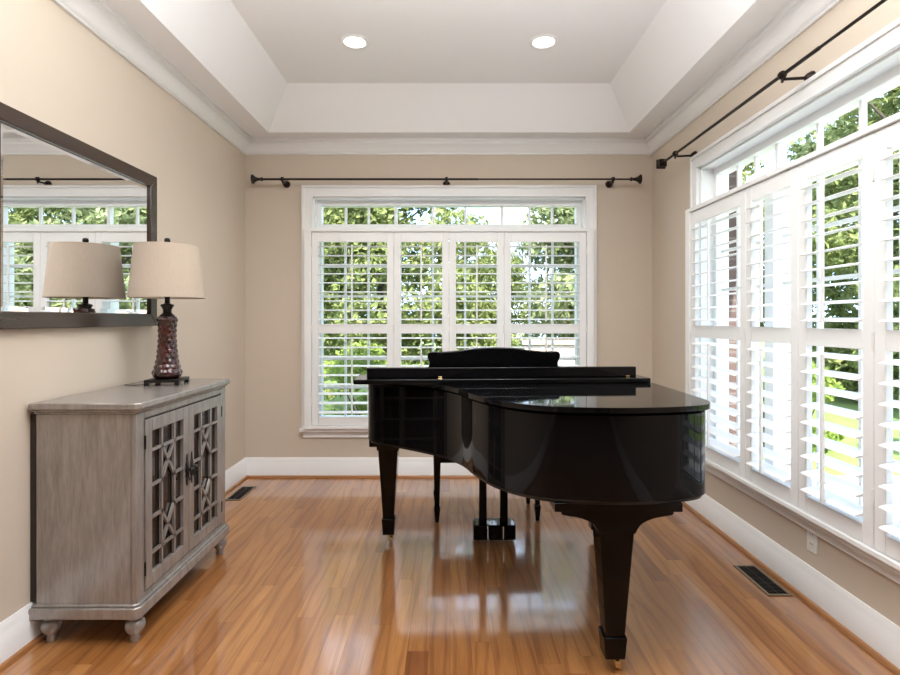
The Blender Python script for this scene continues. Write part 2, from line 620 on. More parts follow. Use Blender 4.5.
def make_shutter(mp, a0, a1, hinge_side, label, group, slope):
    """one hinged plantation-shutter panel: stiles and rails, two banks of louvers, a tilt rod per bank"""
    z0, z1 = 0.430, 1.989
    dc = -0.048
    th = 0.014
    ctr = mp((a0 + a1) / 2, dc, z0)
    t = thing('shutter_panel', label, 'shutter', ctr, group)
    bx = lambda m, p0, d0, q0, p1, d1, q1: m.box(mp(p0, d0, q0), mp(p1, d1, q1))
    st = 0.056
    A0, A1 = a0 + 0.001, a1 - 0.001
    f = MB()
    bx(f, A0, dc - th, z0, a0 + st, dc + th, z1)
    bx(f, a1 - st, dc - th, z0, A1, dc + th, z1)
    for q0, q1 in ((z0, 0.500), (1.173, 1.250), (1.911, z1)):
        bx(f, a0 + st, dc - th, q0, a1 - st, dc + th, q1)
    obj('stiles_and_rails', f, M['shutter'], t, bevel=0.003)
    tilt = R(slope)
    for q0, q1 in ((0.500, 1.173), (1.250, 1.911)):
        n = 9
        m = MB()
        pitch = (q1 - q0) / n
        for i in range(n):
            zc = q0 + pitch * (i + 0.5)
            pr = []
            for k in range(10):
                an = 2 * math.pi * k / 10
                dx, dz = 0.0445 * math.cos(an), 0.0055 * math.sin(an)
                pr.append((dc + dx * math.cos(tilt) - dz * math.sin(tilt), zc + dx * math.sin(tilt) + dz * math.cos(tilt)))
            m.rings([[mp(a0 + st + 0.002, d, z) for d, z in pr], [mp(a1 - st - 0.002, d, z) for d, z in pr]])
        obj('louvers', m, M['shutter'], t, smooth=50)
        r = MB()
        ac = (a0 + a1) / 2
        bx(r, ac - 0.006, dc - 0.062, q0 + 0.025, ac + 0.006, dc - 0.050, q1 - 0.03)
        for i in range(n):
            zc = q0 + pitch * (i + 0.5) - 0.0445 * math.sin(tilt)
            if q0 + 0.025 < zc < q1 - 0.03:
                bx(r, ac - 0.002, dc - 0.052, zc - 0.002, ac + 0.002, dc - 0.042, zc + 0.002)
        obj('tilt_rod', r, M['shutter'], t)
    ah = A0 if hinge_side < 0 else A1
    for zz in (0.62, 1.21, 1.84):
        obj('hinge', MB().tube(mp(ah, dc - th - 0.003, zz - 0.032), mp(ah, dc - th - 0.003, zz + 0.032), 0.005, n=8), M['plastic'], t, smooth=50)
    return t


make_window(1, on_back)
make_window(2, on_right)
EDGE = [-1.105, -0.444, 0.0, 0.444, 1.105]
LB = ['white louvered shutter panel at far left of the back window',
      'narrow white shutter panel second from left in the back window, above the piano treble side',
      'narrow white shutter panel third from left in the back window, behind the music desk',
      'white louvered shutter panel at far right of the back window, by the room corner']
LR = ['white shutter panel of the right-hand window nearest the room corner',
      'narrow white shutter panel second from the corner in the right-hand window',
      'narrow white shutter panel third from the corner in the right-hand window, above the wall outlet',
      'white shutter panel of the right-hand window cut by the right edge of the picture']
for i in range(4):
    make_shutter(on_back, EDGE[i], EDGE[i + 1], -1 if i < 2 else 1, LB[i], 'shutter panels of the back window', 3)
for i in range(4):
    make_shutter(on_right, EDGE[i], EDGE[i + 1], (-1, -1, 1, 1)[i], LR[i], 'shutter panels of the right window', 9)


# ------------------------------------------------------------------ curtain rods
def make_rod(mp, half, flare, label):
    zr = 2.402
    d = -0.115 if flare else -0.135
    t = thing('curtain_rod', label, 'curtain rod', mp(0, 0, zr))
    r = MB()
    r.tube(mp(-half, d, zr), mp(0.25, d, zr), 0.0088, n=14)
    r.tube(mp(0.2, d, zr), mp(half, d, zr), 0.007, n=14)
    obj('rod', r, M['bronze'], t, smooth=50)
    for s in (-1, 1):
        f = MB()
        ax = Vector(mp(s, 0, 0)) - Vector(mp(0, 0, 0))
        if flare:
            f.lathe([(0.016, -0.012), (0.016, 0.0), (0.011, 0.004), (0.012, 0.02), (0.018, 0.04), (0.030, 0.056), (0.038, 0.064), (0.038, 0.070), (0.028, 0.071)], mp(s * half, d, zr), ax, 20)
        else:
            f.lathe([(0.015, -0.012), (0.015, 0.0), (0.010, 0.004), (0.012, 0.016)], mp(s * half, d, zr), ax, 16)
            m2 = MB()
            f.box(mp(s * (half + 0.016), d - 0.026, zr - 0.026), mp(s * (half + 0.056), d + 0.026, zr + 0.026))
            f.box(mp(s * (half + 0.056), d - 0.032, zr - 0.032), mp(s * (half + 0.064), d + 0.032, zr + 0.032))
            m2.b.free()
        obj('finial', f, M['bronze'], t, smooth=40)
    for a_ in (-half + 0.17 if flare else -half + 0.19, 0.0, half - 0.15):
        b = MB()
        wallv = Vector(mp(0, 1, 0)) - Vector(mp(0, 0, 0))
        b.lathe([(0.012, -0.03), (0.020, -0.022), (0.030, -0.006), (0.030, 0.0)], mp(a_, 0, zr - 0.012), wallv, 18)
        b.tube(mp(a_, -0.02, zr - 0.012), mp(a_, d + 0.01, zr - 0.018), 0.007, n=10)
        ax = Vector(mp(1, 0, 0)) - Vector(mp(0, 0, 0))
        b.lathe([(0.017, -0.011), (0.019, -0.005), (0.019, 0.005), (0.017, 0.011)], mp(a_, d, zr), ax, 16)
        b.tube(mp(a_, d, zr - 0.015), mp(a_, d, zr - 0.034), 0.006, n=8)
        obj('bracket', b, M['bronze'], t, smooth=40)
    return t


make_rod(lambda a, d, z: on_back(a - 0.02, d, z), 1.475, True, 'dark bronze curtain rod with flared finials above the back window')
make_rod(on_right, 1.37, False, 'dark bronze curtain rod with square finial above the right-hand window')

# ------------------------------------------------------------------ recessed ceiling lights
for x, lab in ((-0.597, 'round recessed ceiling light on the left of the tray ceiling'), (0.588, 'round recessed ceiling light on the right of the tray ceiling')):
    t = thing('recessed_light', lab, 'ceiling light', (x, 3.42, ZT), 'recessed ceiling lights')
    obj('trim_ring', MB().lathe([(0.068, 0.0), (0.068, -0.004), (0.074, -0.008), (0.090, -0.004), (0.092, 0.0)], (x, 3.42, ZT), n=36), M['white'], t, smooth=60)
    obj('lens', MB().lathe([(0.069, -0.0035), (0.03, -0.006), (0.0, -0.006)], (x, 3.42, ZT), n=36), M['lens'], t, smooth=60)
    lamp('recessed_glow', 'SPOT', (0, 0, -0.03), 20, (1.0, 0.93, 0.82), (0, 0, 0), spot_size=R(120), spot_blend=0.8, shadow_soft_size=0.06).parent = t

# ------------------------------------------------------------------ outlets and floor registers
def outlet(loc, axis, label):
    """axis: +1 plate faces +X, -1 faces -X"""
    t = thing('wall_outlet', label, 'outlet', loc)
    x, y, z = loc
    obj('cover_plate', MB().box((x, y - 0.035, z - 0.058), (x + axis * 0.006, y + 0.035, z + 0.058)), M['plastic'], t, bevel=0.003)
    for dz in (-0.021, 0.021):
        p = obj('socket', MB().box((x + axis * 0.006, y - 0.017, z + dz - 0.014), (x + axis * 0.008, y + 0.017, z + dz + 0.014)), M['plastic'], t, bevel=0.002)
        s = MB()
        for dy in (-0.007, 0.007):
            s.box((x + axis * 0.0078, y + dy - 0.0012, z + dz - 0.003), (x + axis * 0.0083, y + dy + 0.0012, z + dz + 0.007))
        obj('slots', s, M['dark'], p)


outlet((XR, 2.477, 0.287), -1, 'white wall outlet under the right-hand window')
outlet((XL, 4.01, 0.432), 1, 'white wall outlet on the left wall beyond the cabinet')


def register(cx, cy, wx, wy, fm, label):
    t = thing('floor_register', label, 'floor vent', (cx, cy, 0))
    f = MB()
    b = 0.014
    for p, q in (((-wx / 2, -wy / 2), (wx / 2, -wy / 2 + b)), ((-wx / 2, wy / 2 - b), (wx / 2, wy / 2)), ((-wx / 2, -wy / 2 + b), (-wx / 2 + b, wy / 2 - b)), ((wx / 2 - b, -wy / 2 + b), (wx / 2, wy / 2 - b))):
        f.box((cx + p[0], cy + p[1], 0), (cx + q[0], cy + q[1], 0.006))
    obj('frame', f, fm, t, bevel=0.002)
    obj('duct_opening', MB().box((cx - wx / 2 + b, cy - wy / 2 + b, 0), (cx + wx / 2 - b, cy + wy / 2 - b, 0.0012)), M['dark'], t)
    g = MB()
    n = 22
    for i in range(n):
        y = cy - wy / 2 + b + (wy - 2 * b) * (i + 0.5) / n
        g.box((cx - wx / 2 + b, y - 0.0022, 0.001), (cx + wx / 2 - b, y + 0.0022, 0.0045))
    g.box((cx - 0.003, cy - wy / 2 + b, 0.001), (cx + 0.003, cy + wy / 2 - b, 0.005))
    obj('grille', g, M['iron'], t)


register(1.538, 2.692, 0.115, 0.315, M['regwood'], 'dark floor register by the right wall baseboard')
register(-1.545, 4.03, 0.115, 0.315, M['regwood'], 'brown floor register in the far left corner past the cabinet')

# ------------------------------------------------------------------ grand piano
P = thing('grand_piano', 'glossy black baby grand piano with closed lid in the middle of the oak floor', 'piano', (0.28, 2.6, 0))
ZB, ZL = 0.645, 0.965
curve = smooth_curve([(-0.448, 3.10), (-0.440, 2.93), (-0.39, 2.845), (-0.26, 2.755), (-0.125, 2.648), (-0.03, 2.555), (0.048, 2.42), (0.103, 2.25), (0.185, 2.085), (0.325, 1.96), (0.52, 1.915), (0.70, 1.918), (0.855, 1.952), (0.93, 1.995), (0.962, 2.07), (0.967, 2.2)], 8)
KFL, KFR = (-0.452, 3.27), (0.945, 3.345)       # keyboard front corners
spine = [(0.962, 2.6), (0.958, 3.0)]


def offset(pts, d):
    """closed outline moved outwards by d (counter-clockwise)"""
    n = len(pts)
    out = []
    for i in range(n):
        p, q, r = Vector(pts[i - 1]), Vector(pts[i]), Vector(pts[(i + 1) % n])
        t = ((q - p).normalized() + (r - q).normalized()).normalized()
        out.append(tuple(q + Vector((t.y, -t.x)) * d))
    return out


def rim_z(x, y, lo_, hi_):
    return lo_


case_plan = curve + spine + [(0.955, 3.02), (-0.430, 2.985 + 0.0)]
case_plan = [p for p in case_plan if p[1] <= 3.03 or p in case_plan[-2:]]
case_plan = [p for p in curve if p[1] < 2.97] + [(0.967, 2.6), (0.957, 3.02), (-0.442, 2.975)]
rim = MB()
rim.rings([[(x, y, ZB) for x, y in case_plan], [(x, y, ZL - 0.012) for x, y in case_plan]])
obj('rim', rim, M['black'], P, bevel=0.004, smooth=30)
# narrow moulding under the rim's lower edge (set in)
ins = offset(case_plan, -0.012)
obj('soundboard_frame', MB().rings([[(x, y, ZB - 0.012) for x, y in ins], [(x, y, ZB + 0.002) for x, y in ins]]), M['blacksatin'], P, smooth=30)

lid_plan = offset(case_plan, 0.016)
lid_plan = [(x, min(y, 2.93 + 0.055 * (x + 0.4))) for x, y in lid_plan]
lid = MB().rings([[(x, y, ZL - 0.004) for x, y in lid_plan], [(x, y, ZL + 0.016) for x, y in lid_plan]])
obj('lid', lid, M['black'], P, bevel=0.005, smooth=30, seg=3)
ZLT = ZL + 0.016
# front flap folded back over the lid with its raised lip
TH = math.atan2(0.08, 1.425)
fl = MB()
fl.box((-0.453, 2.555, ZLT + 0.0005), (0.974, 2.86, ZLT + 0.0235))
fl.box((-0.398, 2.625, ZLT + 0.0235), (0.930, 2.660, ZLT + 0.073))
fl.rotate(TH, 'Z', (-0.453, 2.555, 0))
flap = obj('lid_flap', fl, M['black'], P, bevel=0.004)
for hx in (-0.048, 0.88):
    hy_ = 2.622 + (hx + 0.45) * 0.056
    obj('hinge', MB().tube((hx - 0.009, hy_, ZLT + 0.027), (hx + 0.009, hy_, ZLT + 0.027), 0.0032, n=8), M['brass'], flap, smooth=40)

# keyboard end: keybed, cheeks, key slip, fallboard, keys
kx0, kx1 = -0.43, 0.95
ang = math.atan2(KFR[1] - KFL[1], KFR[0] - KFL[0])
piv = (KFL[0], KFL[1], 0)
L = 1.40


def kb(u0, v0, z0, u1, v1, z1, m=None):
    """box in keyboard coordinates: u along the keys from the treble cheek, v from the front edge into the case"""
    m = m or MB()
    n0 = len(m.b.verts)
    m.box((KFL[0] + u0, KFL[1] - v0, z0), (KFL[0] + u1, KFL[1] - v1, z1))
    m.b.verts.ensure_lookup_table()
    m.rotate(ang, 'Z', piv, [m.b.verts[i] for i in range(n0, len(m.b.verts))])
    return m


obj('keybed', kb(0.0, 0.0, 0.605, L, 0.36, ZB + 0.01), M['black'], P, bevel=0.004)
for u0, u1 in ((0.0, 0.075), (L - 0.075, L)):
    ck = kb(u0, 0.0, ZB + 0.01, u1, 0.30, 0.80)
    ck = kb(u0, 0.20, 0.80, u1, 0.36, ZL - 0.004, ck)
    obj('cheek', ck, M['black'], P, bevel=0.012, seg=3)
obj('key_slip', kb(0.075, 0.0, ZB + 0.01, L - 0.075, 0.03, 0.705), M['black'], P, bevel=0.003)
fb = kb(0.075, 0.19, 0.70, L - 0.075, 0.215, 0.885)
obj('fallboard', fb, M['black'], P, bevel=0.004)
wk = MB()
nk = 52
kw = (L - 0.15) / nk
for i in range(nk):
    kb(0.075 + i * kw + 0.0006, 0.03, 0.70, 0.075 + (i + 1) * kw - 0.0006, 0.185, 0.722, wk)
obj('white_keys', wk, M['ivory'], P)
bkk = MB()
for i in range(nk - 1):
    if (i % 7) in (0, 2, 3, 5, 6):
        kb(0.075 + (i + 1) * kw - 0.006, 0.08, 0.722, 0.075 + (i + 1) * kw + 0.006, 0.185, 0.733, bkk)
obj('black_keys', bkk, M['blacksatin'], P)

# music desk: ogee-topped board leaning towards the tail
prof = smooth_curve([(-0.362, 0.0), (-0.360, 0.045), (-0.352, 0.085), (-0.362, 0.118), (-0.357, 0.140), (-0.335, 0.147), (-0.27, 0.146), (-0.19, 0.154), (-0.10, 0.166), (0.0, 0.170)], 5)
prof = prof + [(-x, z) for x, z in prof[::-1][1:]]
md = MB()
md.rings([[(0.238 + x, 2.985, 0.972 + z) for x, z in prof], [(0.238 + x, 3.003, 0.972 + z) for x, z in prof]])
md.rotate(R(14), 'X', (0.238, 3.0, 0.972))
md.rotate(ang, 'Z', (0.238, 3.0, 0))
obj('music_desk', md, M['black'], P, bevel=0.003, smooth=40)
sh = MB().box((-0.35, 2.93, ZL - 0.012), (0.88, 3.09, ZL + 0.014))
sh.rotate(ang, 'Z', (0.238, 3.0, 0))
obj('music_shelf', sh, M['black'], P, bevel=0.003)


def caster(x, y, parent, toward=0.012):
    c = MB()
    c.tube((x, y, 0.046), (x, y, 0.062), 0.014, n=14)
    c.box((x - 0.014 + toward, y - 0.004, 0.018), (x - 0.010 + toward, y + 0.014, 0.048))
    c.box((x + 0.010 + toward, y - 0.004, 0.018), (x + 0.014 + toward, y + 0.014, 0.048))
    f = obj('caster_fork', c, M['brass'], parent, smooth=40)
    w = MB().tube((x - 0.009 + toward, y + 0.004, 0.0205), (x + 0.009 + toward, y + 0.004, 0.0205), 0.0205, n=20)
    obj('caster_wheel', w, M['brass'], parent, smooth=40, bevel=0.002)


def front_leg(x, y):
    m = MB()
    m.frustum((x, y, 0.545), 0.125, 0.125, (x, y, 0.606), 0.135, 0.135)
    m.frustum((x, y, 0.148), 0.064, 0.064, (x, y, 0.545), 0.112, 0.112)
    m.frustum((x, y, 0.055), 0.066, 0.066, (x, y, 0.148), 0.078, 0.078)
    o = obj('leg', m, M['black'], P, bevel=0.003)
    caster(x, y, o)


front_leg(-0.352, 3.145)
front_leg(0.86, 3.22)
# tail leg with its wide stepped bracket
lx, ly = 0.600, 2.012
b = MB()
b.box((lx - 0.228, ly - 0.075, 0.603), (lx + 0.228, ly + 0.075, ZB - 0.010))
sidep = smooth_curve([(0.198, 0.604), (0.196, 0.588), (0.13, 0.575), (0.085, 0.553), (0.064, 0.52)], 5)
op = [(lx + x, z) for x, z in sidep] + [(lx - x, z) for x, z in sidep[::-1]]
b.rings([[(x, ly - 0.062, z) for x, z in op], [(x, ly + 0.062, z) for x, z in op]])
b.frustum((lx, ly, 0.135), 0.070, 0.070, (lx, ly, 0.53), 0.122, 0.118)
b.frustum((lx, ly, 0.054), 0.072, 0.072, (lx, ly, 0.135), 0.084, 0.084)
tl = obj('leg', b, M['black'], P, bevel=0.003, smooth=30)
caster(lx, ly, tl, 0.016)

# pedal lyre
ly0 = MB()
for x in (0.19, 0.312):
    ly0.frustum((x, 3.165, 0.10), 0.046, 0.04, (x, 3.165, 0.61), 0.040, 0.04)
ly0.box((0.14, 3.13, 0.58), (0.37, 3.20, 0.606))
lyre = obj('lyre', ly0, M['black'], P, bevel=0.004)
obj('pedal_box', MB().box((0.133, 3.12, 0.022), (0.377, 3.24, 0.108)), M['black'], lyre, bevel=0.006)
for x in (0.20, 0.255, 0.31):
    pd = MB().frustum((x, 3.25, 0.050), 0.020, 0.05, (x, 3.25, 0.062), 0.018, 0.05)
    pd.frustum((x, 3.30, 0.048), 0.042, 0.06, (x, 3.30, 0.060), 0.036, 0.054)
    obj('pedal', pd, M['brass'], lyre, bevel=0.003)
for x in (0.216, 0.305):
    obj('pedal_rod', MB().tube((x, 3.114, 0.03), (x, 3.114, 0.104), 0.0035, n=8), M['chrome'], lyre, smooth=40)

# ------------------------------------------------------------------ piano bench (local coordinates, slightly turned)
B = thing('piano_bench', 'black wooden piano bench tucked behind the grand piano', 'bench', (0.232, 3.64, 0), rotz=R(2.5), local=True)
hw, hd = 0.345, 0.185
obj('seat', MB().box((-hw - 0.012, -hd - 0.012, 0.434), (hw + 0.012, hd + 0.012, 0.462)), M['felt'], B, bevel=0.010, seg=3)
ap = MB()
for s in (-1, 1):
    ap.box((-hw + 0.02, s * hd - s * 0.006, 0.378), (hw - 0.02, s * hd - s * 0.026, 0.434))
    ap.box((s * hw - s * 0.006, -hd + 0.02, 0.378), (s * hw - s * 0.026, hd - 0.02, 0.434))
obj('apron', ap, M['black'], B, bevel=0.002)
for sx_ in (-1, 1):
    for sy_ in (-1, 1):
        x, y = sx_ * (hw - 0.024), sy_ * (hd - 0.024)
        lg = MB()
        lg.frustum((x, y, 0.105), 0.030, 0.030, (x, y, 0.434), 0.046, 0.046)
        lg.frustum((x, y, 0.09), 0.040, 0.040, (x, y, 0.105), 0.034, 0.034)
        lg.frustum((x, y, 0.0), 0.022, 0.022, (x, y, 0.09), 0.040, 0.040)
        obj('leg', lg, M['black'], B, bevel=0.002)

# ------------------------------------------------------------------ silver taupe cabinet
CX0, CX1, CY0, CY1 = -1.645, -1.245, 2.165, 3.02
CZ0, CZ1 = 0.155, 0.912
K = thing('sideboard_cabinet', 'silver taupe two-door cabinet with lattice glass doors against the left wall', 'cabinet', (-1.44, 2.59, 0))
body = MB().box((CX0, CY0, CZ0), (CX1 - 0.022, CY1, CZ1))
fx0 = CX1 - 0.022
body.box((fx0, CY0, CZ0), (CX1, CY0 + 0.055, CZ1)).box((fx0, CY1 - 0.055, CZ0), (CX1, CY1, CZ1))
body.box((fx0, CY0 + 0.055, CZ1 - 0.028), (CX1, CY1 - 0.055, CZ1)).box((fx0, CY0 + 0.055, CZ0), (CX1, CY1 - 0.055, CZ0 + 0.02))
obj('body', body, M['taupe'], K, bevel=0.003)


obj('gap_shade', MB().box((XL + 0.001, CY0 + 0.006, CZ0 + 0.01), (CX0 - 0.001, CY1 - 0.006, CZ1 - 0.002)), M['gapshade'], K)  # added dark slab standing in for the shade between cabinet and wall


def moulding(steps, chamfer=0.02):
    """stacked slabs (overhang, z0, z1), front corners clipped"""
    m = MB()
    for o_, z0, z1 in steps:
        x0, x1, y0, y1 = CX0 - min(o_, 0.015), CX1 + o_, CY0 - o_, CY1 + o_
        m.prism([(x0, y0), (x1 - chamfer, y0), (x1, y0 + chamfer), (x1, y1 - chamfer), (x1 - chamfer, y1), (x0, y1)], z0, z1)
    return m


obj('top', moulding([(0.006, CZ1, 0.922), (0.014, 0.922, 0.932), (0.024, 0.932, 0.957)]), M['taupe'], K, bevel=0.004)
obj('base_moulding', moulding([(0.022, 0.105, 0.148), (0.012, 0.148, 0.158)]), M['taupe'], K, bevel=0.004)
for x in (CX0 + 0.045, CX1 - 0.02):
    for y in (CY0 + 0.025, CY1 - 0.025):
        obj('bun_foot', MB().lathe([(0.016, 0.0), (0.021, 0.010), (0.017, 0.024), (0.021, 0.030), (0.035, 0.048), (0.038, 0.064), (0.034, 0.080), (0.021, 0.088), (0.028, 0.092), (0.028, 0.106)], (x, y, 0), n=28), M['taupe'], K, smooth=50)

DZ0, DZ1 = CZ0 + 0.026, CZ1 - 0.034
ymid = (CY0 + CY1) / 2
for y0, y1, hs in ((CY0 + 0.059, ymid - 0.0015, 1), (ymid + 0.0015, CY1 - 0.059, -1)):
    d0, d1 = CX1 - 0.018, CX1 + 0.004
    fr = MB()
    sw = 0.050
    for p, q in (((y0, DZ0), (y0 + sw, DZ1)), ((y1 - sw, DZ0), (y1, DZ1)), ((y0 + sw, DZ0), (y1 - sw, DZ0 + 0.055)), ((y0 + sw, DZ1 - 0.055), (y1 - sw, DZ1))):
        fr.box((d0, p[0], p[1]), (d1, q[0], q[1]))
    door = obj('door', fr, M['taupe'], K, bevel=0.003)
    Y0, Y1, Z0, Z1 = y0 + sw, y1 - sw, DZ0 + 0.055, DZ1 - 0.055
    H = lambda v: Z1 - (Z1 - Z0) * v
    U = lambda u: Y0 + (Y1 - Y0) * u
    la = MB()
    bwid = 0.0065

    def bar(u0, v0, u1, v1):
        p, q = Vector((0, U(u0), H(v0))), Vector((0, U(u1), H(v1)))
        t = (q - p).normalized()
        nrm = Vector((0, -t.z, t.y)) * bwid
        r0 = [p + nrm, p - nrm, q - nrm, q + nrm]
        la.rings([[(d1 - 0.012, c.y, c.z) for c in r0], [(d1 - 0.001, c.y, c.z) for c in r0]])
    uA, uB = 0.30, 0.70
    for u in (uA, uB):
        bar(u, 0, u, 0.40)
        bar(u, 0.38, u, 0.62)
        bar(u, 0.60, u, 1)
    for v in (0.135, 0.865):
        bar(0, v, 1, v)
    for v in (0.385, 0.615):
        bar(0, v, uA, v)
        bar(uB, v, 1, v)
    bar(uA, 0.135, uB, 0.385)
    bar(uB, 0.135, uA, 0.385)
    bar(uA, 0.865, uB, 0.615)
    bar(uB, 0.865, uA, 0.615)
    obj('lattice', la, M['taupe'], door)
    obj('glass_panel', MB().box((d0 + 0.001, Y0 - 0.004, Z0 - 0.004), (d0 + 0.006, Y1 + 0.004, Z1 + 0.004)), M['cabglass'], door)
    # ornate backplate with drop pull
    hy = y1 - 0.022 if hs > 0 else y0 + 0.022
    hz = (DZ0 + DZ1) / 2 + 0.05
    pl = MB()
    outl = [(0, 0.075), (0.006, 0.055), (0.004, 0.04), (0.013, 0.03), (0.009, 0.018), (0.017, 0.0), (0.009, -0.018), (0.013, -0.03), (0.004, -0.04), (0.006, -0.055), (0, -0.075)]
    outl = outl + [(-a_, b_) for a_, b_ in outl[::-1][1:-1]]
    pl.rings([[(d1, hy + a_, hz + b_) for a_, b_ in outl], [(d1 + 0.004, hy + a_, hz + b_) for a_, b_ in outl]])
    pl.lathe([(0.006, 0), (0.006, 0.012), (0.014, 0.016), (0.017, 0.024), (0.012, 0.032), (0.0, 0.034)], (d1 + 0.003, hy, hz), (1, 0, 0), 16)
    pl.path([(d1 + 0.014, hy - 0.011, hz - 0.004), (d1 + 0.016, hy - 0.014, hz - 0.03), (d1 + 0.016, hy, hz - 0.048), (d1 + 0.016, hy + 0.014, hz - 0.03), (d1 + 0.014, hy + 0.011, hz - 0.004)], 0.003)
    obj('pull_handle', pl, M['iron'], door, smooth=40)
    ye = y0 - 0.002 if hs > 0 else y1 + 0.002
    for zz in (DZ0 + 0.09, DZ1 - 0.09):
        obj('hinge', MB().tube((d1 - 0.001, ye, zz - 0.028), (d1 - 0.001, ye, zz + 0.028), 0.004, n=8), M['iron'], door, smooth=40)

# ------------------------------------------------------------------ table lamp
LX, LY, LZ = -1.445, 2.786, 0.9575
T = thing('table_lamp', 'table lamp with oxblood ceramic body and beige drum shade on the cabinet', 'lamp', (LX, LY, LZ))
pb = MB()
pb.box((-0.082, -0.082, 0.016), (0.082, 0.082, 0.030))
for i in (-1, 1):
    for j in (-1, 1):
        pb.box((i * 0.060, j * 0.060, 0.0), (i * 0.082, j * 0.082, 0.016))
pb.rotate(R(8), 'Z', (0, 0, 0))
bmesh.ops.translate(pb.b, verts=pb.b.verts, vec=(LX, LY, LZ))
obj('base_plate', pb, M['iron'], T, bevel=0.002)
prof_pts = smooth_curve([(0.052, 0.031), (0.066, 0.042), (0.069, 0.058), (0.060, 0.085), (0.051, 0.12), (0.045, 0.17), (0.041, 0.22), (0.040, 0.27), (0.043, 0.31), (0.046, 0.335), (0.042, 0.345), (0.028, 0.350)], 7)
nb = 132
rings_ = []
for i, (r, h) in enumerate(prof_pts):
    ring = []
    for k in range(nb):
        th = 2 * math.pi * k / nb
        row_ = int(math.floor(h / 0.026))
        ph = (h / 0.026) % 1.0
        s = abs(math.sin(11 * th / 2 + (math.pi / 2 if row_ % 2 else 0)))
        scal = 0.0050 * math.sin(math.pi * ph) * s if 0.05 < h < 0.333 else 0
        ring.append((LX + (r + scal) * math.cos(th), LY + (r + scal) * math.sin(th), LZ + h))
    rings_.append(ring)
obj('ceramic_body', MB().rings(rings_), M['glaze'], T, smooth=60)
obj('neck', MB().lathe([(0.036, 0.347), (0.034, 0.353), (0.026, 0.358), (0.020, 0.366), (0.021, 0.382), (0.030, 0.398), (0.033, 0.404), (0.026, 0.408), (0.013, 0.412), (0.012, 0.44), (0.016, 0.445), (0.016, 0.49)], (LX, LY, LZ), n=24), M['iron'], T, smooth=50)
shade = MB()
r0, r1, z0, z1 = 0.178, 0.151, 0.440, 0.707
seg_ = 56
cir = lambda r, z: [(LX + r * math.cos(2 * math.pi * k / seg_), LY + r * math.sin(2 * math.pi * k / seg_), LZ + z) for k in range(seg_)]
rr_ = [cir(r0, z0), cir(r1, z1), cir(r1 - 0.003, z1), cir(r0 - 0.003, z0)]
vs = [[shade.b.verts.new(p) for p in r] for r in rr_]
for A_, B_ in zip(vs, vs[1:] + vs[:1]):
    for k in range(seg_):
        shade.b.faces.new((A_[k], A_[(k + 1) % seg_], B_[(k + 1) % seg_], B_[k]))
so = obj('lamp_shade', shade, M['linen'], T, smooth=50)
for r, z in ((r0 + 0.0012, z0 + 0.004), (r1 + 0.0012, z1 - 0.004)):
    bd = MB()
    v1 = [bd.b.verts.new(p) for p in cir(r, z - 0.004)]
    v2 = [bd.b.verts.new(p) for p in cir(r - 0.0004, z + 0.004)]
    for k in range(seg_):
        bd.b.faces.new((v1[k], v1[(k + 1) % seg_], v2[(k + 1) % seg_], v2[k]))
    obj('edge_binding', bd, M['linen'], so, smooth=50)
hp = MB()
for k in range(3):
    th = 2 * math.pi * k / 3
    hp.tube((LX, LY, LZ + 0.697), (LX + 0.149 * math.cos(th), LY + 0.149 * math.sin(th), LZ + 0.697), 0.002, n=6)
hp.path([(LX - 0.02, LY, LZ + 0.47), (LX - 0.055, LY, LZ + 0.56), (LX - 0.03, LY, LZ + 0.66), (LX, LY, LZ + 0.68), (LX + 0.03, LY, LZ + 0.66), (LX + 0.055, LY, LZ + 0.56), (LX + 0.02, LY, LZ + 0.47)], 0.002, 6)
obj('harp', hp, M['iron'], T)
obj('finial', MB().lathe([(0.006, 0.68), (0.006, 0.722), (0.013, 0.726), (0.015, 0.734), (0.012, 0.744), (0.0, 0.748)], (LX, LY, LZ), n=16), M['iron'], T, smooth=50)
cp = smooth_curve([(LX - 0.05, LY - 0.04, LZ + 0.012), (LX - 0.11, LY - 0.07, LZ + 0.003), (LX - 0.17, LY - 0.06, LZ + 0.003), (LX - 0.20, LY - 0.03, LZ + 0.003)], 5)
obj('cord', MB().path(cp, 0.0022, 6), M['iron'], T, smooth=60)

# ------------------------------------------------------------------ wall mirror
MY0, MY1, MZ0, MZ1 = 1.930, 3.06, 1.252, 2.085
mir = thing('wall_mirror', 'rectangular wall mirror in a dark bronze frame above the cabinet', 'mirror', (XL, (MY0 + MY1) / 2, MZ0))
fw, x0, x1 = 0.065, XL + 0.001, XL + 0.030
# four mitred bars
def mbar(pts):
    return MB().rings([[(x0, y, z) for y, z in pts], [(x1, y, z) for y, z in pts]])
fm_ = MB()
o4 = [(MY0, MZ0), (MY1, MZ0), (MY1, MZ1), (MY0, MZ1)]
i4 = [(MY0 + fw, MZ0 + fw), (MY1 - fw, MZ0 + fw), (MY1 - fw, MZ1 - fw), (MY0 + fw, MZ1 - fw)]
for i in range(4):
    j = (i + 1) % 4
    q = [o4[i], o4[j], i4[j], i4[i]]
    fm_.rings([[(x0, y, z) for y, z in q], [(x1, y, z) for y, z in q]])
obj('frame', fm_, M['frame'], mir, bevel=0.003)
mg = MB()
xo, xi = XL + 0.016, XL + 0.019
e4 = [(MY0 + fw - 0.004, MZ0 + fw - 0.004), (MY1 - fw + 0.004, MZ0 + fw - 0.004), (MY1 - fw + 0.004, MZ1 - fw + 0.004), (MY0 + fw - 0.004, MZ1 - fw + 0.004)]
b4 = [(y + (0.026 if y < 2.5 else -0.026), z + (0.026 if z < 1.6 else -0.026)) for y, z in e4]
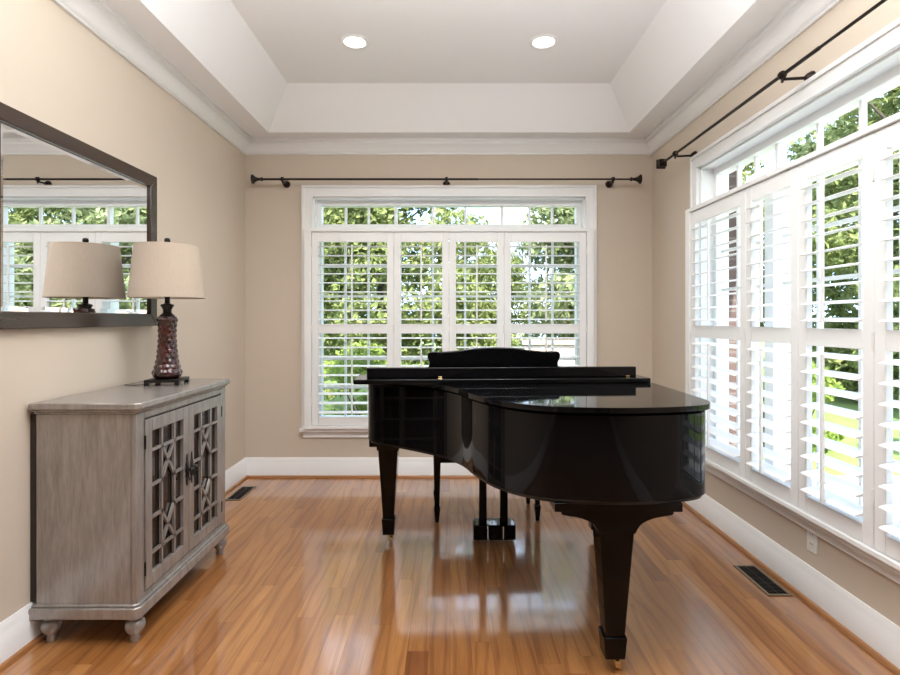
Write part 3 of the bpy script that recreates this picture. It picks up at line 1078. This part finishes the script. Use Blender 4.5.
mg.rings([[(x0 + 0.002, y, z) for y, z in e4], [(xo, y, z) for y, z in e4], [(xi, y, z) for y, z in b4]])
obj('mirror_glass', mg, M['mirror'], mir)

# ------------------------------------------------------------------ outdoors
GZ = -0.35
struct('ground', MB().box((-30, YB + WT + 0.02, GZ - 0.1), (30, 45, GZ)).box((XR + WT + 0.02, -20, GZ - 0.1), (30, YB + WT + 0.02, GZ)), M['lawn'])
struct('patio_path', MB().box((2.2, -2.0, GZ), (6.2, 5.6, GZ + 0.03)), M['concrete'])
struct('roof_sunblock', MB().box((XL - 0.6, YB + WT, 2.86), (XR + WT + 0.5, YB + WT + 0.45, 2.98)).box((XR + WT, -5, 2.86), (XR + WT + 0.5, YB + WT, 2.98)), M['white'])  # unseen eaves, added to keep direct sun out of the transoms
struct('wall_exterior', MB().box((XR + WT, 3.95, GZ), (2.09, 4.62, 2.86)), M['brick'])

rng = np.random.default_rng(5)


def leaf_mesh(name, n, blobs, size, mat):
    """n small folded leaves scattered through a set of ellipsoid clumps (cx,cy,cz,rx,ry,rz)"""
    blobs = np.array(blobs)
    w = blobs[:, 3] * blobs[:, 4] * blobs[:, 5]
    w = w ** 0.75
    which = rng.choice(len(blobs), n, p=w / w.sum())
    d = rng.normal(size=(n, 3))
    d /= np.linalg.norm(d, axis=1)[:, None]
    rad = rng.uniform(0.35, 1.0, n) ** 0.5
    c = blobs[which, :3] + d * rad[:, None] * blobs[which, 3:] * rng.uniform(0.85, 1.1, (n, 1))
    t = rng.normal(size=(n, 3))
    t[:, 2] -= 0.3
    t /= np.linalg.norm(t, axis=1)[:, None]
    nr = d * 0.7 + rng.normal(size=(n, 3)) * 0.6 + np.array([0, 0, 0.6])
    s = np.cross(t, nr)
    s /= np.linalg.norm(s, axis=1)[:, None] + 1e-9
    nr = np.cross(s, t)
    L_ = size * rng.uniform(0.7, 1.3, n)[:, None]
    v = np.stack([c - t * L_ * 0.5, c + s * L_ * 0.28 + nr * L_ * 0.1, c + t * L_ * 0.5, c - s * L_ * 0.28 + nr * L_ * 0.1], axis=1).reshape(-1, 3)
    me = bpy.data.meshes.new(name)
    i = np.arange(n) * 4
    faces = np.concatenate([np.stack([i, i + 1, i + 2], 1), np.stack([i, i + 2, i + 3], 1)])
    me.from_pydata(v.tolist(), [], faces.tolist())
    me.materials.append(mat)
    return me


def crown_blobs(h0, h1, r, n, seed):
    rs = np.random.default_rng(seed)
    out = []
    for k in range(n):
        u = rs.uniform(0, 1)
        z = h0 + (h1 - h0) * u
        rr = r * math.sin(math.pi * (0.18 + 0.74 * u)) ** 0.7
        th = rs.uniform(0, 2 * math.pi)
        q = rr * math.sqrt(rs.uniform(0.05, 1))
        s = rs.uniform(0.35, 0.65) * r * 0.55
        out.append((q * math.cos(th), q * math.sin(th), z, s * 1.2, s * 1.2, s * 0.8))
    return out


def trunk_mb(h, r):
    m = MB()
    pts = [(0, 0, 0), (0.06, 0.03, h * 0.4), (-0.05, 0.06, h * 0.75), (0.05, 0, h)]
    for i in range(3):
        m.tube(pts[i], pts[i + 1], r * (1 - 0.28 * i), r * (1 - 0.28 * (i + 1)), 9)
    for k in range(7):
        th = k * 2.4
        z = h * (0.35 + 0.08 * k)
        m.tube((0, 0, z), (math.cos(th) * h * 0.22, math.sin(th) * h * 0.22, z + h * 0.16), r * 0.35, r * 0.1, 6)
    return m


CROWN_MESH = [leaf_mesh('tree_crown_%d' % k, 22000, crown_blobs(0.3, 4.5, 1.75, 60, 11 + k), 0.135, M['leaf' if k != 1 else 'leaf3']) for k in range(3)]
tm = trunk_mb(4.2, 0.14)
TRUNK_MESH = bpy.data.meshes.new('tree_trunk')
tm.b.to_mesh(TRUNK_MESH)
tm.b.free()
TRUNK_MESH.materials.append(M['bark'])
SHRUB_MESH = [leaf_mesh('shrub_leaves_%d' % k, 5000, crown_blobs(0.1, 1.05, 0.75, 16, 31 + k), 0.085, M['leaf2']) for k in range(2)]
sm = MB()
for k in range(6):
    th = k * 1.05
    sm.tube((0.05 * math.cos(th), 0.05 * math.sin(th), 0), (0.45 * math.cos(th), 0.45 * math.sin(th), 0.8), 0.018, 0.006, 6)
STEM_MESH = bpy.data.meshes.new('shrub_stems')
sm.b.to_mesh(STEM_MESH)
sm.b.free()
STEM_MESH.materials.append(M['bark'])


def plant(name, label, cat, group, x, y, s, rz, parts):
    t = thing(name, label, cat, (x, y, GZ), group, rotz=rz)
    t.scale = (s, s, s)
    for nm, me in parts:
        o = bpy.data.objects.new(nm, me)
        o.parent = t
        COL.objects.link(o)
    return t


TREES = [(-6.4, 10.2, 1.0, 0, 'green tree outside, the outermost one beyond the left end of the back window'),
         (-1.25, 10.2, 1.0, 2, 'dark green tree outside filling the upper left of the back window'),
         (3.0, 10.2, 1.0, 1, 'pale green tree outside behind the far right shutter panel of the back window'),
         (-4.0, 15.6, 1.2, 1, 'pale tree standing farther back behind the far left shutter panel'),
         (1.35, 15.6, 0.74, 0, 'small distant tree below the patch of sky in the back window'),
         (6.6, 16.0, 1.5, 2, 'green tree farther back, seen past the brick corner of the house'),
         (8.95, 10.3, 1.35, 0, 'green tree outside behind the middle of the right-hand window'),
         (12.9, 16.0, 1.7, 1, 'pale distant tree outside behind the middle of the right-hand window'),
         (9.8, 5.3, 1.1, 2, 'green tree outside the near end of the right-hand window')]
for i, (x, y, s, k, lab) in enumerate(TREES):
    plant('garden_tree', lab, 'tree', 'garden trees outside the windows', x, y, s, i * 1.3, [('crown', CROWN_MESH[k]), ('trunk', TRUNK_MESH)])
SHRUBS = [(-2.9, 7.0, 1.1, 'bright green shrub outside low behind the far left shutter panel'),
          (-0.95, 7.0, 1.1, 'bright green shrub outside just left of the piano music desk'),
          (0.95, 7.0, 0.8, 'bright green shrub outside behind the piano music desk'),
          (4.3, 6.8, 0.9, 'bright green shrub outside low behind the middle of the right-hand window'),
          (6.1, 6.3, 0.9, 'bright green shrub outside low behind the near part of the right-hand window')]
for i, (x, y, s, lab) in enumerate(SHRUBS):
    plant('garden_shrub', lab, 'shrub', 'garden shrubs outside the windows', x, y, s, i * 0.9, [('foliage', SHRUB_MESH[i % 2]), ('stems', STEM_MESH)])
gw = MB().box((1.15, 8.4, GZ), (4.2, 8.65, 0.90)).box((1.11, 8.36, 0.90), (4.24, 8.69, 0.96))
tag(obj('garden_wall', gw, M['pinkbrick'], loc=(2.6, 8.5, GZ)), 'low pale brick garden wall outside behind the far right shutter panel of the back window', 'garden wall')
